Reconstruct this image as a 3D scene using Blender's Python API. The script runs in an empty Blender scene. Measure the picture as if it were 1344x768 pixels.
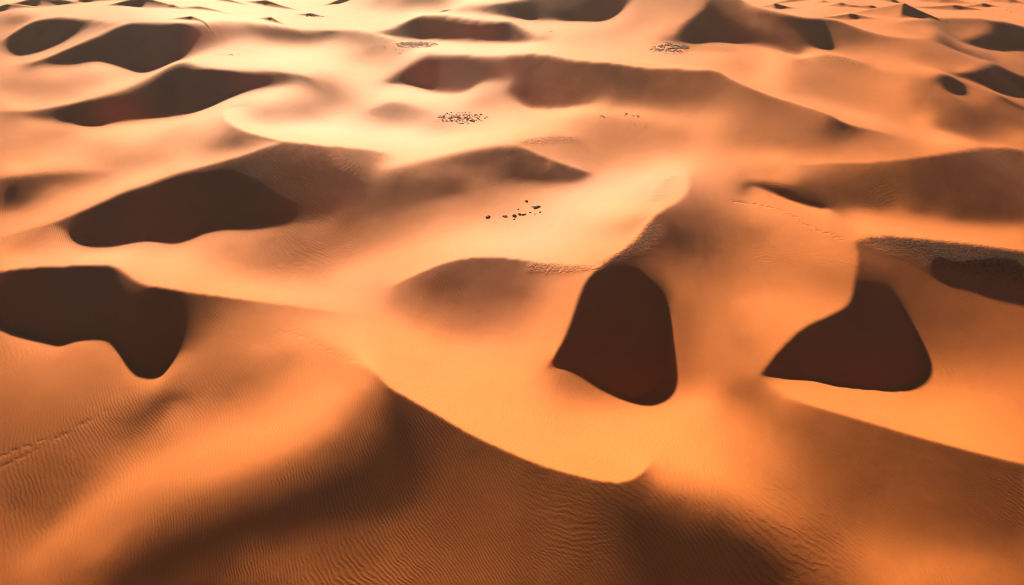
# E: edge curves. "width ; x y left right ; ..." left = the left-hand side when walking along the curve (above, when walking to the right)
E = """
1 ; 0 72 6.5 6 ; 3 62 6.5 4 ; 5 55 7 1.5 ; 20 41 7 .8 ; 44 29 7.3 .7 ; 78 23 7.5 .7 ; 112 26 7.5 1.5 ; 130 28 7.5 4 ; 145 30 7.5 5.5 ; 161 32 7.5 6
3 ; 5 60 1.5 6 ; 10 66 .8 6 ; 20 71 .7 6.3 ; 37 70 .7 6.5 ; 68 61 .7 6.5 ; 96 47 1 6.3 ; 112 36 2 5.8
1.5 ; 27 83 7 5 ; 51 80 7 1.5 ; 85 66 7 .8 ; 125 49 6.8 .7 ; 169 31 6.8 .7 ; 200 30 7.5 .8 ; 237 30 8.3 .7 ; 318 30 8.5 .8 ; 340 32 8.5 1.5 ; 359 34 8.5 2.3 ; 400 40 8.5 2.5 ; 430 40 8 3 ; 450 39 8.5 4 ; 467 40 8.5 5 ; 491 45 8.5 5.3 ; 515 52 8.5 5.8
3 ; 51 83 1.2 6 ; 80 84 .9 6 ; 102 83 .9 6 ; 118 80 1 6.3 ; 135 78 1.2 6.6 ; 150 84 1.5 6.6 ; 176 89 1.8 6.4 ; 203 89 1.7 6.4 ; 237 80 1.8 7 ; 271 63 2 7.3 ; 305 47 2.2 7.3 ; 325 40 2.3 5
2 ; 0 146 7 4.5 ; 44 145 7.3 4.2 ; 70 141 7.5 2 ; 85 138 7.5 1.4 ; 125 129 7.7 .8 ; 163 118 8 .7 ; 203 98 8 .7 ; 237 82 8 .7 ; 264 89 8 .8 ; 295 92 7.8 .9 ; 325 94 7.8 1.3 ; 359 94 7.8 2.6 ; 385 97 7.8 3.6 ; 410 102 7.8 4.5
3 ; 30 152 3.5 5.8 ; 61 156 2 5.8 ; 88 160 1.2 5.8 ; 129 162 .8 5.8 ; 163 158 .8 6 ; 203 153 .9 6.2 ; 244 148 1 6.5 ; 281 134 1.2 6.9 ; 325 119 1.5 7.5 ; 359 113 2.3 7.8 ; 380 108 3.2 6.5
1 ; 450 192 4.6 8.8 ; 423 191 4.2 9 ; 389 187 4 9 ; 371 186 4.5 9
1 ; 371 186 4.2 9 ; 345 179 4.2 9 ; 318 171 4.7 9 ; 298 159 5.6 9 ; 293 151 6.3 9 ; 298 144 6.8 8.6 ; 325 139 7 8
2 ; 0 311 7 6 ; 34 302 7 5.8 ; 68 293 7 4.5 ; 102 280 7 1.2 ; 135 265 7 1 ; 169 250 7.2 .8 ; 190 244 7.4 .9 ; 210 236 7.4 1.2 ; 237 227 7.4 1.5 ; 281 215 7.2 2.2 ; 322 203 7.2 2.9 ; 350 193 7 3.4 ; 371 187 7.5 3.8
2 ; 371 187 8.8 3.8 ; 389 188 9 4 ; 423 191 9 4.2 ; 450 194 9 4.8 ; 481 196 9 5.2 ; 508 202 8.8 5.8 
2.5 ; 68 295 4 5.6 ; 83 301 2 5.7 ; 95 314 1.8 5.8 ; 118 323 2.2 6.2 ; 146 324 2.3 6.5 ; 169 319 2.4 6.5 ; 196 315 2.6 6.5 ; 230 318 2.6 6 ; 250 313 2.3 6 ; 271 301 1.9 5.8
4 ; 271 301 1.7 5.5 ; 295 297 1.7 5 ; 339 297 1.8 4.7 ; 389 292 2.1 4.3 ; 423 284 2.3 4 ; 450 272 2.8 3.9
3 ; 0 234 6.3 2.6 ; 30 231 6.4 2.8 ; 51 229 6.4 3.2 ; 102 226 6.4 4.3 ; 140 226 6.4 5.5
1 ; -6 357 7.4 .7 ; 34 352 7.5 .7 ; 68 350 7.6 .7 ; 125 348 7.7 .7 ; 146 349 7.6 1 ; 159 355 7.6 2 ; 176 367 7.5 2.4 ; 190 374 7.5 1.4 ; 217 378 7.5 .9 ; 250 384 7.5 1.5 ; 288 389 7.4 2.7 ; 310 392 7.3 3.8 ; 339 396 7.2 4.8 ; 389 402 7.1 5.6 ; 450 411 7 6.4
2 ; -6 422 .8 5 ; 20 428 .8 5 ; 44 436 .8 5 ; 68 446 .8 5 ; 81 449 .9 5 ; 98 443 1 5 ; 118 440 1 4.9 ; 142 440 1 4.3 ; 152 448 .9 4.2 ; 163 463 .8 4.6 ; 176 480 .9 4.8 ; 190 489 1.1 5 ; 203 492 1.2 5.2 ; 213 489 1.2 5.2 ; 223 477 1.3 5.4 ; 234 460 1.5 4.8
1 ; 494 489 7.3 4.8 ; 511 508 7.4 3.2 ; 528 518 7.5 1.8 ; 566 540 7.5 1.9 ; 616 569 7.5 2.4 ; 667 593 7.5 2.6 ; 711 611 7.5 2.7 ; 752 623 7.5 2.8 ; 786 631 7.5 2.8 ; 813 633 7.5 2.8 ; 830 629 7.5 3 ; 843 620 7.5 4 ; 853 610 7.5 5.5 ; 857 600 7.5 6.7
3 ; 474 475 7.2 5.7 ; 494 489 7.3 4.8
1 ; 1029 521 6.3 5.3 ; 1063 532 6.4 4.4 ; 1104 544 6.4 3.8 ; 1148 557 6.4 3.4 ; 1199 572 6.4 3.1 ; 1250 586 6.4 2.8 ; 1300 599 6.2 2.4 ; 1350 611 6 2.2
3 ; 1003 500 5 4.2 ; 1013 510 5.8 4.6 ; 1029 521 6.2 5
1.5 ; 905 232 6 8.5 ; 904 245 5.8 8.5 ; 895 260 5.3 8.4 ; 870 276 4 8.3 ; 855 287 3 8.3 ; 836 314 2.5 8.2
1 ; 836 314 2.4 8 ; 813 331 2.2 8.2 ; 786 352 1.4 7.5 ; 769 369 .8 6.4 ; 760 389 .7 6.2 ; 752 413 .7 6.1 ; 742 440 .7 6.1 ; 731 460 .7 6.2 ; 723 475 .8 6.2
1.5 ; 725 481 .8 5.5 ; 752 483 .8 4 ; 769 490 .8 3.8 ; 786 501 .8 4 ; 803 511 .8 4.6 ; 820 520 .8 5.4 ; 836 521 .8 5.6 ; 853 514 .8 5.2 ; 866 500 .8 4.8 ; 872 480 .9 4.4 ; 877 455 .9 4.2 ; 879 430 .9 4 ; 878 399 1 4
5 ; 878 399 1 3.8 ; 873 379 1.3 3.6 ; 862 362 1.6 3.3
1 ; 1122 318 4 6.4 ; 1125 328 3.6 6.3 ; 1126 340 3.3 6 ; 1122 365 1.5 5 ; 1119 385 .5 5.5 ; 1111 401 .4 6.2 ; 1084 416 .4 6.4 ; 1057 429 .4 6.2 ; 1029 453 .4 5.8 ; 1009 477 .4 5.4 ; 999 492 .6 5
1.5 ; 999 493 .5 4.8 ; 1029 495 .4 5.6 ; 1063 496 .4 5.9 ; 1097 503 .4 6 ; 1138 508 .4 6 ; 1172 509 .4 5.8 ; 1192 505 .4 5.5 ; 1205 495 .4 5 ; 1212 480 .4 4.6 ; 1209 460 .5 4 ; 1199 440 .5 3.4 ; 1189 416 .7 2.6
5 ; 1189 416 .7 2.4 ; 1180 396 .9 2.1 ; 1168 375 1.2 2
1 ; 1122 317 7 4.2 ; 1145 312 7.2 3 ; 1175 311 7.3 2.4 ; 1199 313 7.3 2.2 ; 1250 318 7.3 2 ; 1300 324 7.2 1.8 ; 1350 331 7 1.6
2 ; 1225 364 .8 2.7 ; 1240 370 .5 2.8 ; 1260 370 .4 2.8 ; 1277 376 .4 2.8 ; 1297 382 .4 2.8 ; 1317 385 .4 2.9 ; 1350 389 .4 2.9
3 ; 979 240 6.3 2.5 ; 1010 241 6 1.8 ; 1040 246 5 1.5
1.5 ; 985 242 2.5 6.8 ; 1006 250 1.2 7 ; 1025 258 .8 7.2 ; 1046 266 .8 7.2 ; 1068 272 .8 7.2 ; 1090 275 1.2 6.8
1.5 ; 1046 217 7 5.9 ; 1097 214 6.8 5 ; 1148 213 6.7 4.3 ; 1189 209 6.7 3.8 ; 1233 203 6.7 3.2 ; 1266 198 6.7 2.8 ; 1294 194 6.7 2.5 ; 1317 194 6.6 2.3 ; 1350 199 6.5 2.2
3 ; 505 108 6.5 3 ; 520 98 6.4 2.2 ; 535 88 6.4 1.8 ; 550 79 6.6 1.7 ; 566 71 7.5 1.7
1 ; 566 71 7.8 1.7 ; 599 72 8 1.6 ; 650 74 8 1.9 ; 691 71 8 1.9 ; 718 72 8 2 ; 752 79 8 2.3 ; 803 83 8 2.6 ; 847 89 8 3.2 ; 897 91 7.8 3.6 ; 921 92 7.8 3.5 ; 943 94 7.7 3.6 ; 962 105 7.6 4 ; 979 113 7.6 4 ; 1009 125 7.5 4.3 ; 1046 137 7.3 4.9 ; 1084 149 7 4.9 ; 1095 154 7 3 ; 1101 158 7 .8 ; 1112 163 7 .9 ; 1121 166 7 3.5 ; 1150 172 7 5.5 ; 1175 178 7 6
2.5 ; 508 109 2.3 7.8 ; 542 113 2.2 8.2 ; 566 120 2.3 8.4 ; 593 122 2.5 7.6 ; 613 119 2.6 6.8 ; 630 109 2.6 6.4 ; 650 105 2.4 6.3 ; 670 107 2.1 6 ; 668 118 2 5.8 ; 677 130 2 6.4 ; 691 140 2.3 7.4 ; 718 143 3 7.8 ; 745 141 3.3 7.6 ; 780 136 4.3 7
1.5 ; 498 41 8.3 6 ; 515 37 8.4 3 ; 525 32 8.5 2 ; 552 21 8.5 1.2 ; 569 19 8.5 1.1 ; 596 22 8.5 1.1 ; 623 26 8.5 1.1 ; 650 29 8.5 1.1 ; 672 29 8.5 1.2 ; 684 36 8.4 1.6 ; 698 46 8.2 2.5 ; 711 51 8 5
2 ; 495 44 5 7.8 ; 535 50 2.5 7.8 ; 576 53 2.2 8 ; 616 55 2.2 8.2 ; 650 56 2.3 8.2 ; 684 56 2.6 8.2 ; 715 53 4 8
2 ; 600 10 8.3 5 ; 630 7 8.3 3 ; 650 5 8.3 2.3 ; 680 1 8.3 2 ; 700 -5 8 2
2 ; 610 12 4.5 7.8 ; 650 18 3 7.8 ; 691 25 2 7.8 ; 735 27 1.6 7.8 ; 765 28 1.5 7.8 ; 792 27 1.6 7.5 ; 806 21 1.8 7 ; 819 10 2 6.5 ; 832 -6 2.2 6
1 ; 882 51 6.5 4 ; 894 34 6.3 1.6 ; 911 20 6 1 ; 924 8 6 .8 ; 928 -4 6 .8
1 ; 960 -4 8 1 ; 985 7 8 1 ; 1023 17 8 1 ; 1053 23 8 1.1 ; 1083 25 8 1.3 ; 1097 26 8 3 ; 1114 32 8 3.6 ; 1141 42 7.8 3.8 ; 1165 48 7.8 4.6 ; 1195 51 7.6 6 ; 1226 50 7.5 6.4
2 ; 870 52 5 7.5 ; 894 56 .8 6 ; 914 57 .7 5.8 ; 935 54 .8 5.8 ; 975 56 .9 6.5 ; 1013 63 1.4 7 ; 1029 69 1.8 7.2 ; 1050 73 2 7.2
2 ; 1057 60 1.4 6.5 ; 1075 63 1.3 6.4 ; 1092 64 1.3 6.2
2 ; 1092 64 1.2 4.3 ; 1086 48 1.2 3.6 ; 1085 32 1.2 3.4
1 ; 1226 50 3.5 6.2 ; 1233 56 3 6 ; 1250 64 3 5.8 ; 1273 73 3.5 5.6 ; 1304 82 4 5.8
1 ; 1253 97 7 .9 ; 1270 94 6.8 .4 ; 1288 88 6.6 .2 ; 1304 83 5 .2 ; 1320 91 5.2 .2 ; 1350 104 5.2 .2
1.5 ; 1253 99 .6 6.3 ; 1283 109 .2 6 ; 1307 120 .2 5.8 ; 1350 129 .2 5.5
1 ; 1182 29 7.8 5.8 ; 1219 25 7.8 4.3 ; 1260 24 7.8 4.2 ; 1290 25 7.8 4.6 ; 1300 27 7.8 2 ; 1320 29 8 .5 ; 1350 37 8 .4
1 ; 1301 32 .6 5.6 ; 1294 42 .5 6 ; 1280 47 .4 6.4 ; 1264 54 1 6.4
1.5 ; 1264 56 1.5 6.3 ; 1283 62 .5 6.3 ; 1317 67 .3 6.3 ; 1334 66 .3 6 ; 1350 66 1.2 5.6
1 ; 1225 104 6 3 ; 1231 99 6 .5 ; 1243 98 6.3 .3 ; 1260 107 6 .3 ; 1269 114 5.8 .3 ; 1269 121 5.6 .3
1.5 ; 1231 106 .4 5.2 ; 1243 119 .3 5 ; 1256 124 .3 5 ; 1268 123 .3 5.2
1.5 ; 1311 126 5.2 2 ; 1325 133 5 1 ; 1350 144 5 .8
2 ; 1311 128 2 4.4 ; 1328 137 1.3 4.2 ; 1350 147 1 4
1.5 ; 1040 79 7.2 5.6 ; 1077 73 7.2 5 ; 1104 74 7.2 4.6 ; 1131 83 7 4.8 ; 1158 93 7.2 5.3 ; 1185 101 7 6
3 ; 1226 168 4.6 7.4 ; 1255 178 4.5 7.4 ; 1290 190 5 7.2
3 ; 508 222 8.6 6.2 ; 548 213 8.7 5.6 ; 582 205 8.8 5 ; 623 196 8.8 4.4 ; 660 192 8 3.8 ; 684 193 7 3.8
1.5 ; 684 193 6.6 3.8 ; 700 200 6.4 3 ; 718 208 6.3 2.6 ; 752 220 6.3 2.6 ; 775 227 6.3 4
3 ; 664 234 2.9 4 ; 691 236 2.4 4.4 ; 730 238 2.2 4.8 ; 755 237 2.4 5.2 ; 772 232 3.2 6
1 ; 515 375 7.8 6 ; 548 360 8.1 4.4 ; 582 346 8.2 3.7 ; 616 339 8.2 3.2 ; 650 338 8.2 3.2 ; 684 341 8.2 3.8 ; 718 346 8.2 5 ; 769 348 8.2 6.3
2 ; 485 146 7.5 5.6 ; 508 135 7.5 5 ; 532 136 7.5 5.2 ; 559 146 7.4 5.8
2 ; 677 188 7.3 6.2 ; 704 181 7.3 5.7 ; 735 177 7.2 5.5 ; 752 179 7.2 6
"""
# S: soft points and lines "x y v ; x y v" (joined); single points stand alone
S = """
670 205 3.1 ; 655 212 3.6 ; 640 222 4
690 222 2.8 ; 715 228 2.5 ; 745 232 2.6
0 26 5 ; 25 26 3.6 ; 50 28 6
0 45 6 ; 0 60 6
30 12 7.5
0 10 8 ; 60 18 8
52 45 .5 ; 75 38 .5 ; 88 40 .6
118 38 5.5 ; 100 55 6.3
100 50 6.3 ; 60 70 6.6 ; 30 80 7
110 72 .7 ; 180 52 .7 ; 260 45 .7
190 70 1 ; 220 66 1.3
300 40 1
372 47 2.3 ; 350 42 2.2 ; 400 48 2.6 ; 430 47 4
300 68 8 ; 340 60 7.6 ; 400 62 8 ; 440 55 7.4 ; 470 62 7
250 78 8.3 ; 330 78 8.5 ; 420 80 8.7 ; 480 92 8
170 14 8.3 ; 300 12 8.5 ; 420 16 8.5 ; 500 12 8
80 95 6.2 ; 130 98 6.3 ; 180 97 6.8
0 95 6.3 ; 40 97 6
0 112 5.3 ; 60 112 5.4 ; 130 108 5.8
0 128 7.3 ; 60 130 6 ; 110 124 6.3
120 145 .6 ; 200 120 .6 ; 260 105 .7 ; 300 108 .9 ; 330 104 1.5
50 172 5.6 ; 100 172 5.8
0 172 5.6
0 195 5.2
135 190 5.3
40 210 6
120 212 6.2 ; 180 212 6 ; 220 210 5.9
237 165 6.6 ; 205 190 6.2 ; 180 215 6
300 140 7.6 ; 340 125 8 ; 380 118 7.8 ; 400 115 6.5
300 185 3.9 ; 315 190 4 ; 290 192 4.2 ; 270 196 4.8
340 190 5 ; 300 203 6.4 ; 260 212 6.4
440 108 6 ; 447 118 5
406 104 4.3 ; 430 112 4.5 ; 440 122 4.9 ; 430 138 5 ; 406 146 4.9 ; 365 149 5 ; 335 148 5.6
370 128 7.3 ; 395 125 6.2 ; 410 124 5.6
455 100 8.2 ; 475 118 8.2 ; 470 140 7.8
440 158 8.7 ; 480 168 9 ; 380 172 9 ; 540 178 9
400 165 8.6
0 262 1.5 ; 20 266 2 ; 40 260 3.6
0 285 5.6 ; 25 277 5.6
0 296 6.6 ; 50 276 6.6 ; 90 255 6.6 ; 140 236 6.8
0 248 1.9
70 245 5.6
150 285 .7 ; 200 260 .8 ; 260 250 .9 ; 300 245 1.05 ; 350 238 1.4
110 300 .9 ; 160 300 1 ; 230 290 1.2
360 215 1.9 ; 420 225 2.1 ; 470 235 2.8
330 270 1.05 ; 390 262 1.4 ; 430 258 1.9
440 210 4.2 ; 480 215 4.6
500 240 4.2 ; 550 240 3.9 ; 600 240 3.4
450 290 3.8 ; 500 270 4 ; 560 258 3.8 ; 610 252 3.4
20 325 5.8 ; 60 312 5.6 ; 40 335 6.8
0 343 7.6 ; 60 338 7.8 ; 150 338 8 ; 230 345 7.8 ; 300 375 7.6 ; 380 385 7.6 ; 447 385 7.4
150 330 7.5 ; 220 330 7
300 325 5.3 ; 280 340 6.4
340 320 4.6 ; 390 310 4.3 ; 330 345 5 ; 380 345 4.6 ; 420 325 4.3
440 325 4.6 ; 470 310 5 ; 420 350 5.4 ; 470 335 6
60 390 .5 ; 110 380 .6
180 410 .7 ; 200 440 .7 ; 205 470 .9 ; 160 420 .8
235 415 .9 ; 240 440 1.4
265 405 2.2 ; 262 425 2.8
300 405 4.2 ; 300 430 4.6 ; 270 450 4.5
245 475 4.9 ; 260 460 4.6
60 470 5.1 ; 120 460 4.9
0 450 5 ; 0 500 4.7
150 490 4.6
60 530 4.3
0 560 4 ; 0 620 3.5
60 600 3.5 ; 20 660 3
110 560 4 ; 100 620 3.6 ; 60 680 3.6
0 720 4.2 ; 0 767 4.2
240 517 2.9 ; 220 526 2.5 ; 197 540 2.5 ; 180 550 3 ; 160 562 3.6
240 500 4.5 ; 200 510 4.8 ; 150 530 4.5
300 510 4 ; 270 530 4.6 ; 225 560 5.2 ; 250 490 4.6 ; 330 500 4
340 455 5.3 ; 380 470 5 ; 340 480 4.6
380 440 6 ; 420 453 6 ; 447 467 5.8
300 470 4.6
420 430 6.8 ; 460 450 7.1
34 745 5 ; 80 700 5.2 ; 135 655 5.4 ; 210 610 5.7 ; 288 576 5.9 ; 350 560 6 ; 406 540 6.2 ; 450 515 6.3
200 640 5.4 ; 300 615 5.5 ; 380 585 5.6 ; 440 555 5.6
120 735 4.6 ; 200 680 4.2 ; 300 645 3.9 ; 380 620 3.6 ; 440 590 3.4 ; 470 560 3.4
150 768 1.2 ; 200 735 .9 ; 271 705 .85 ; 372 670 .8 ; 450 640 .8 ; 500 600 .9 ; 520 560 1.1
515 535 1.2 ; 530 560 1 ; 540 600 1.2 ; 545 640 1.4 ; 520 665 1.5 ; 480 670 1.3
500 520 3 ; 480 500 5.6
470 655 1 ; 430 680 1.2 
350 700 1.2 ; 420 695 1.9
340 725 2.4 ; 406 715 2.9 ; 460 700 2.7 ; 520 685 2.6 ; 560 660 2.5
250 745 1.4 ; 290 735 1.7
330 750 3.2 ; 406 740 3.4 ; 450 765 3.5 ; 520 740 3.5 ; 600 720 3.2
580 590 2.1 ; 600 640 2.7 ; 620 680 3 
680 640 2.9 ; 680 680 3.1 ; 740 670 2.8
760 700 2.5 ; 700 740 3 ; 620 765 3.5 
800 740 2.2 ; 760 765 2.8
780 660 2.3 ; 820 650 2
820 677 1.2 ; 870 690 1 ; 900 720 .9 ; 950 740 .8 ; 1000 765 .8
850 745 1 ; 900 765 .9 ; 820 710 1.4
840 642 3 ; 862 655 3 ; 895 672 2.6
862 625 5.6 ; 880 640 5.2 ; 905 655 4.2
930 690 1.6 ; 980 720 1 ; 1030 755 1.2
910 640 5.4 ; 960 670 4.3 ; 1000 700 3.4 ; 1040 730 3 ; 1075 765 3.2
870 560 7.4 ; 868 590 7 ; 890 545 7.1 ; 930 530 6.4
900 600 6.8 ; 945 626 6.1 ; 996 660 5.2 ; 1046 690 4.5
960 560 5.8 ; 1000 600 5.3 ; 1040 640 4.4
1000 540 4.4 ; 1040 560 4 ; 1100 600 3.6 ; 1150 640 3.4 ; 1090 650 3.8
960 510 3.9 ; 980 520 3.9
1165 600 3.3 ; 1233 620 3 ; 1300 650 2.4 ; 1344 650 2.1
1180 660 3.7 ; 1240 685 3.4 ; 1300 690 2.8 ; 1344 690 2.6
1090 700 3.9 ; 1090 740 4.2
1140 720 4.9 ; 1165 745 5.3 ; 1220 745 5.3 ; 1280 740 4.8 ; 1344 735 4
1180 768 5.4 ; 1344 768 4.4
700 550 6.9 ; 640 530 7 ; 582 520 7.2
786 600 7.4 ; 836 593 7.5 ; 700 590 7.4
600 480 7 ; 650 500 7 ; 690 510 6.8
520 470 7.3 ; 560 500 7.3
700 477 6.1 ; 715 482 6
735 500 4.8 ; 760 510 4.6 ; 790 525 5.3 ; 830 540 6.2
770 550 6.5 ; 830 560 7
565 375 2.9 ; 600 372 2.9
650 375 3.4 ; 685 385 3.9 ; 701 375 4.6
520 395 5.6 ; 560 400 4.6 ; 616 398 4
650 420 5 ; 600 430 5.2 ; 550 420 5.7
730 370 6.2 ; 720 410 6.2 ; 700 450 6.2 ; 670 470 6.4
447 420 6.5 ; 500 430 7.1 ; 550 455 7
650 450 6.2 ; 600 460 6.6
447 345 6.6 ; 515 318 6.6 ; 582 291 6.6 ; 667 280 6.8
480 290 4.6 ; 550 268 4.5 ; 640 250 5 ; 600 270 5.6
640 235 4.2 ; 600 222 4.5 ; 550 228 4.9
620 262 5.2 ; 680 255 6.2 ; 730 248 6.8
447 365 7.6 ; 500 345 8 ; 560 325 8.1 ; 640 305 8.4
650 325 8.5 ; 740 330 8.5 ; 800 320 8.5
740 300 8.4 ; 740 270 8.1
800 250 8.2 ; 860 230 8.5 ; 890 225 8.6
770 300 8 ; 802 302 6.9 ; 830 295 6.2 ; 848 288 6.4
780 280 8.3 ; 840 272 8.4
780 232 7.2 ; 840 220 7.5 ; 870 212 7.8
718 215 5.6 ; 740 205 5.7
740 190 5.7 ; 800 190 5.2 ; 853 190 5.5 ; 894 195 6
786 205 5.6 ; 840 205 6.5
752 158 6.3 ; 800 155 5.8 ; 850 165 5.4 ; 894 178 5.5
894 205 7 ; 960 210 7.4 ; 1030 209 7.2
962 185 5.3 ; 1040 192 4.8 ; 1100 192 5 ; 1150 190 5.8
1200 200 6.2 ; 1150 205 6.4
718 150 8 ; 786 146 7.4 ; 850 147 6.8 ; 894 155 7.2 ; 940 160 6.5
735 112 1.9 ; 700 105 2 ; 760 128 2.7
786 112 2.7 ; 853 115 3.2
853 130 4 ; 928 128 3.8
800 138 5 ; 870 142 5.2 ; 928 145 5.3
996 140 4.2 ; 1040 155 4.6 ; 1020 170 4.7
560 100 1.6 ; 620 92 1.6 ; 650 92 1.9
640 118 6.4 ; 655 125 6
642 136 5 ; 620 134 5.8
570 135 8 ; 600 130 7.8
690 155 7.9 ; 640 165 7.8 ; 560 190 9 
650 148 7 ; 600 150 7
508 152 5 ; 540 155 5.6
520 185 8.8 ; 600 185 8.8
500 125 8 ; 530 128 7.8
600 172 7.3 ; 570 165 6
447 44 5.2 ; 470 60 5
470 75 6 ; 508 70 6 ; 530 80 6.2
447 115 8.3
600 62 8.3 ; 680 62 8.3 ; 750 66 8 ; 850 75 7.8
720 65 8
600 38 1.1 ; 650 42 1.2
520 42 2.2
530 4 4.5 ; 560 5 4.4 ; 590 2 5
500 5 5 ; 490 14 5.5
470 25 8.3 ; 560 14 7.5 ; 640 22 8
700 40 8 ; 760 38 8 ; 800 42 7.3
700 15 1.8 ; 760 12 1.6
750 48 7.2 ; 800 40 7 ; 850 28 6.6 ; 900 4 5.6
850 10 6 ; 880 12 5.8
830 45 7.8 ; 870 40 7.5
860 60 8 ; 900 68 7
935 30 .6 ; 960 40 .7 ; 1020 50 1
935 4 1.4 ; 965 12 2.4 ; 1000 28 2.4 ; 1030 45 2.4 ; 1045 62 2.6
1050 35 1 ; 1070 45 1
1112 50 3.6 ; 1150 60 5.3
1120 62 4.8
1120 72 7 ; 1180 88 7.2 ; 1233 94 7.2
1196 68 5.6 ; 1216 76 5.2 ; 1250 80 5.4 ; 1270 86 6
1250 57 4.4 ; 1300 70 5.4
1190 35 6.6 ; 1220 40 7 
1250 36 4.8 ; 1280 34 5
1100 20 7.5 ; 1150 30 7.6 ; 1200 45 7
1220 20 8 ; 1344 22 8
1320 50 .4 ; 1344 50 .5
1320 80 5.4
1250 110 .2 ; 1256 116 .2
1330 112 .15
1060 85 6 ; 1060 105 5.3 ; 1110 110 5.2
962 80 6 ; 990 92 6.2
920 80 8 ; 894 76 8
990 105 8 ; 1063 138 7.8 ; 1150 168 7.5
1030 120 6 ; 1150 135 5.8 ; 1165 118 5.5
1199 110 5 ; 1220 118 4.6
1233 135 4.2 ; 1200 140 4.8
1266 152 3.4 ; 1290 160 3.6
1300 146 3.6 ; 1344 165 4.2
1219 160 7.2 ; 1200 158 7
1344 182 6.3 ; 1300 180 5.2
1150 150 6.6
962 225 6.8 ; 1020 225 6 
930 245 5.6 ; 960 270 5.2 ; 920 270 4.5
1100 235 3.9 ; 1160 235 3.1
1200 225 3 ; 1300 215 2.4 ; 1200 245 2.5
1100 262 3 ; 1160 268 2.8
1250 282 2.9 ; 1344 288 3
1200 278 3.5 ; 1344 240 2.1
1120 282 6.8 ; 1180 290 6.6 ; 1250 298 6.5 ; 1344 302 6.3
1040 275 7.2 ; 1090 285 7.4
1131 300 7.5 ; 1233 310 7.3
884 308 1.5 ; 895 314 1.5 ; 905 318 2.3
930 322 3.4 ; 900 295 3.2
855 330 2.5 ; 870 350 3.4 ; 900 350 4
800 370 .8 ; 830 360 .9 ; 850 375 .8
790 430 .6 ; 830 450 .5 ; 820 500 .6
845 322 2
900 400 4 ; 900 450 4.2 ; 905 490 4.4
930 440 4.8 ; 978 453 4.8
960 490 4.5
930 380 4.9
962 300 4.4 ; 1010 305 5
985 262 6.7 ; 1010 278 6.8 ; 1060 300 6.6
1029 325 5.7 ; 1097 345 6
1000 345 5.3 ; 1060 350 5.4 ; 1097 364 4.9
960 360 5.2
970 395 6.2 ; 1010 395 6.7 ; 1060 390 6.2 ; 1100 390 5.8
1050 407 6.5 ; 1000 430 6
1160 320 3.8 ; 1145 330 3.8
1145 345 3.3 ; 1160 355 2.8
1150 372 1 
1140 400 .4 ; 1120 450 .4 ; 1180 470 .4
1190 350 2.4 ; 1210 356 2.4
1200 330 2 ; 1240 345 1
1280 345 .9 ; 1310 362 .4 ; 1344 372 .4
1250 340 1.6 ; 1300 342 1.3
1225 400 2.6 ; 1280 405 3
1240 440 3.4 ; 1300 440 3.8 ; 1344 440 4
1250 480 4.8 ; 1300 480 4.5
1344 510 5.2 ; 1280 530 6 ; 1220 535 6.2
1150 530 6.2 ; 1080 520 6.2
1344 580 6
"""
import numpy as np
def parse(txt):
    out=[]
    for ln in txt.strip().split("\n"):
        if not ln.strip(): continue
        out.append([[float(v) for v in p.split()] for p in ln.split(";")])
    return out
def spline(P, step=1.0):
    """Catmull-Rom (centripetal-ish) through rows of P, resampled"""
    P=np.array(P,float)
    if len(P)==1: return P
    if len(P)==2:
        n=max(2,int(np.hypot(*(P[1,:2]-P[0,:2]))/step)+1); t=np.linspace(0,1,n)[:,None]; return P[0]*(1-t)+P[1]*t
    Q=np.vstack([2*P[0]-P[1],P,2*P[-1]-P[-2]]); out=[]
    for i in range(len(P)-1):
        p0,p1,p2,p3=Q[i:i+4]
        d=lambda a,b: max(1e-3,np.hypot(*(b-a)[:2]))**.5
        t0=0;t1=d(p0,p1);t2=t1+d(p1,p2);t3=t2+d(p2,p3)
        n=max(2,int(np.hypot(*(p2-p1)[:2])/step)+1)
        t=np.linspace(t1,t2,n,endpoint=False)[:,None]
        A1=(t1-t)/t1*p0+t/t1*p1; A2=(t2-t)/(t2-t1)*p1+(t-t1)/(t2-t1)*p2; A3=(t3-t)/(t3-t2)*p2+(t-t2)/(t3-t2)*p3
        B1=(t2-t)/t2*A1+t/t2*A2; B2=(t3-t)/(t3-t1)*A2+(t-t1)/(t3-t1)*A3
        out.append((t2-t)/(t2-t1)*B1+(t-t1)/(t2-t1)*B2)
    out.append(P[-1:]); R=np.vstack(out)
    if R.shape[1]>2: # values: keep linear (no overshoot)
        s=np.r_[0,np.cumsum(np.hypot(*np.diff(R[:,:2],axis=0).T))]
        # node positions
        idx=[0]; k=0
        for i in range(len(P)-1):
            n=max(2,int(np.hypot(*(P[i+1]-P[i])[:2])/step)+1); k+=n; idx.append(k)
        for c in range(2,R.shape[1]): R[:,c]=np.interp(s,s[idx],P[:,c])
    return R
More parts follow.
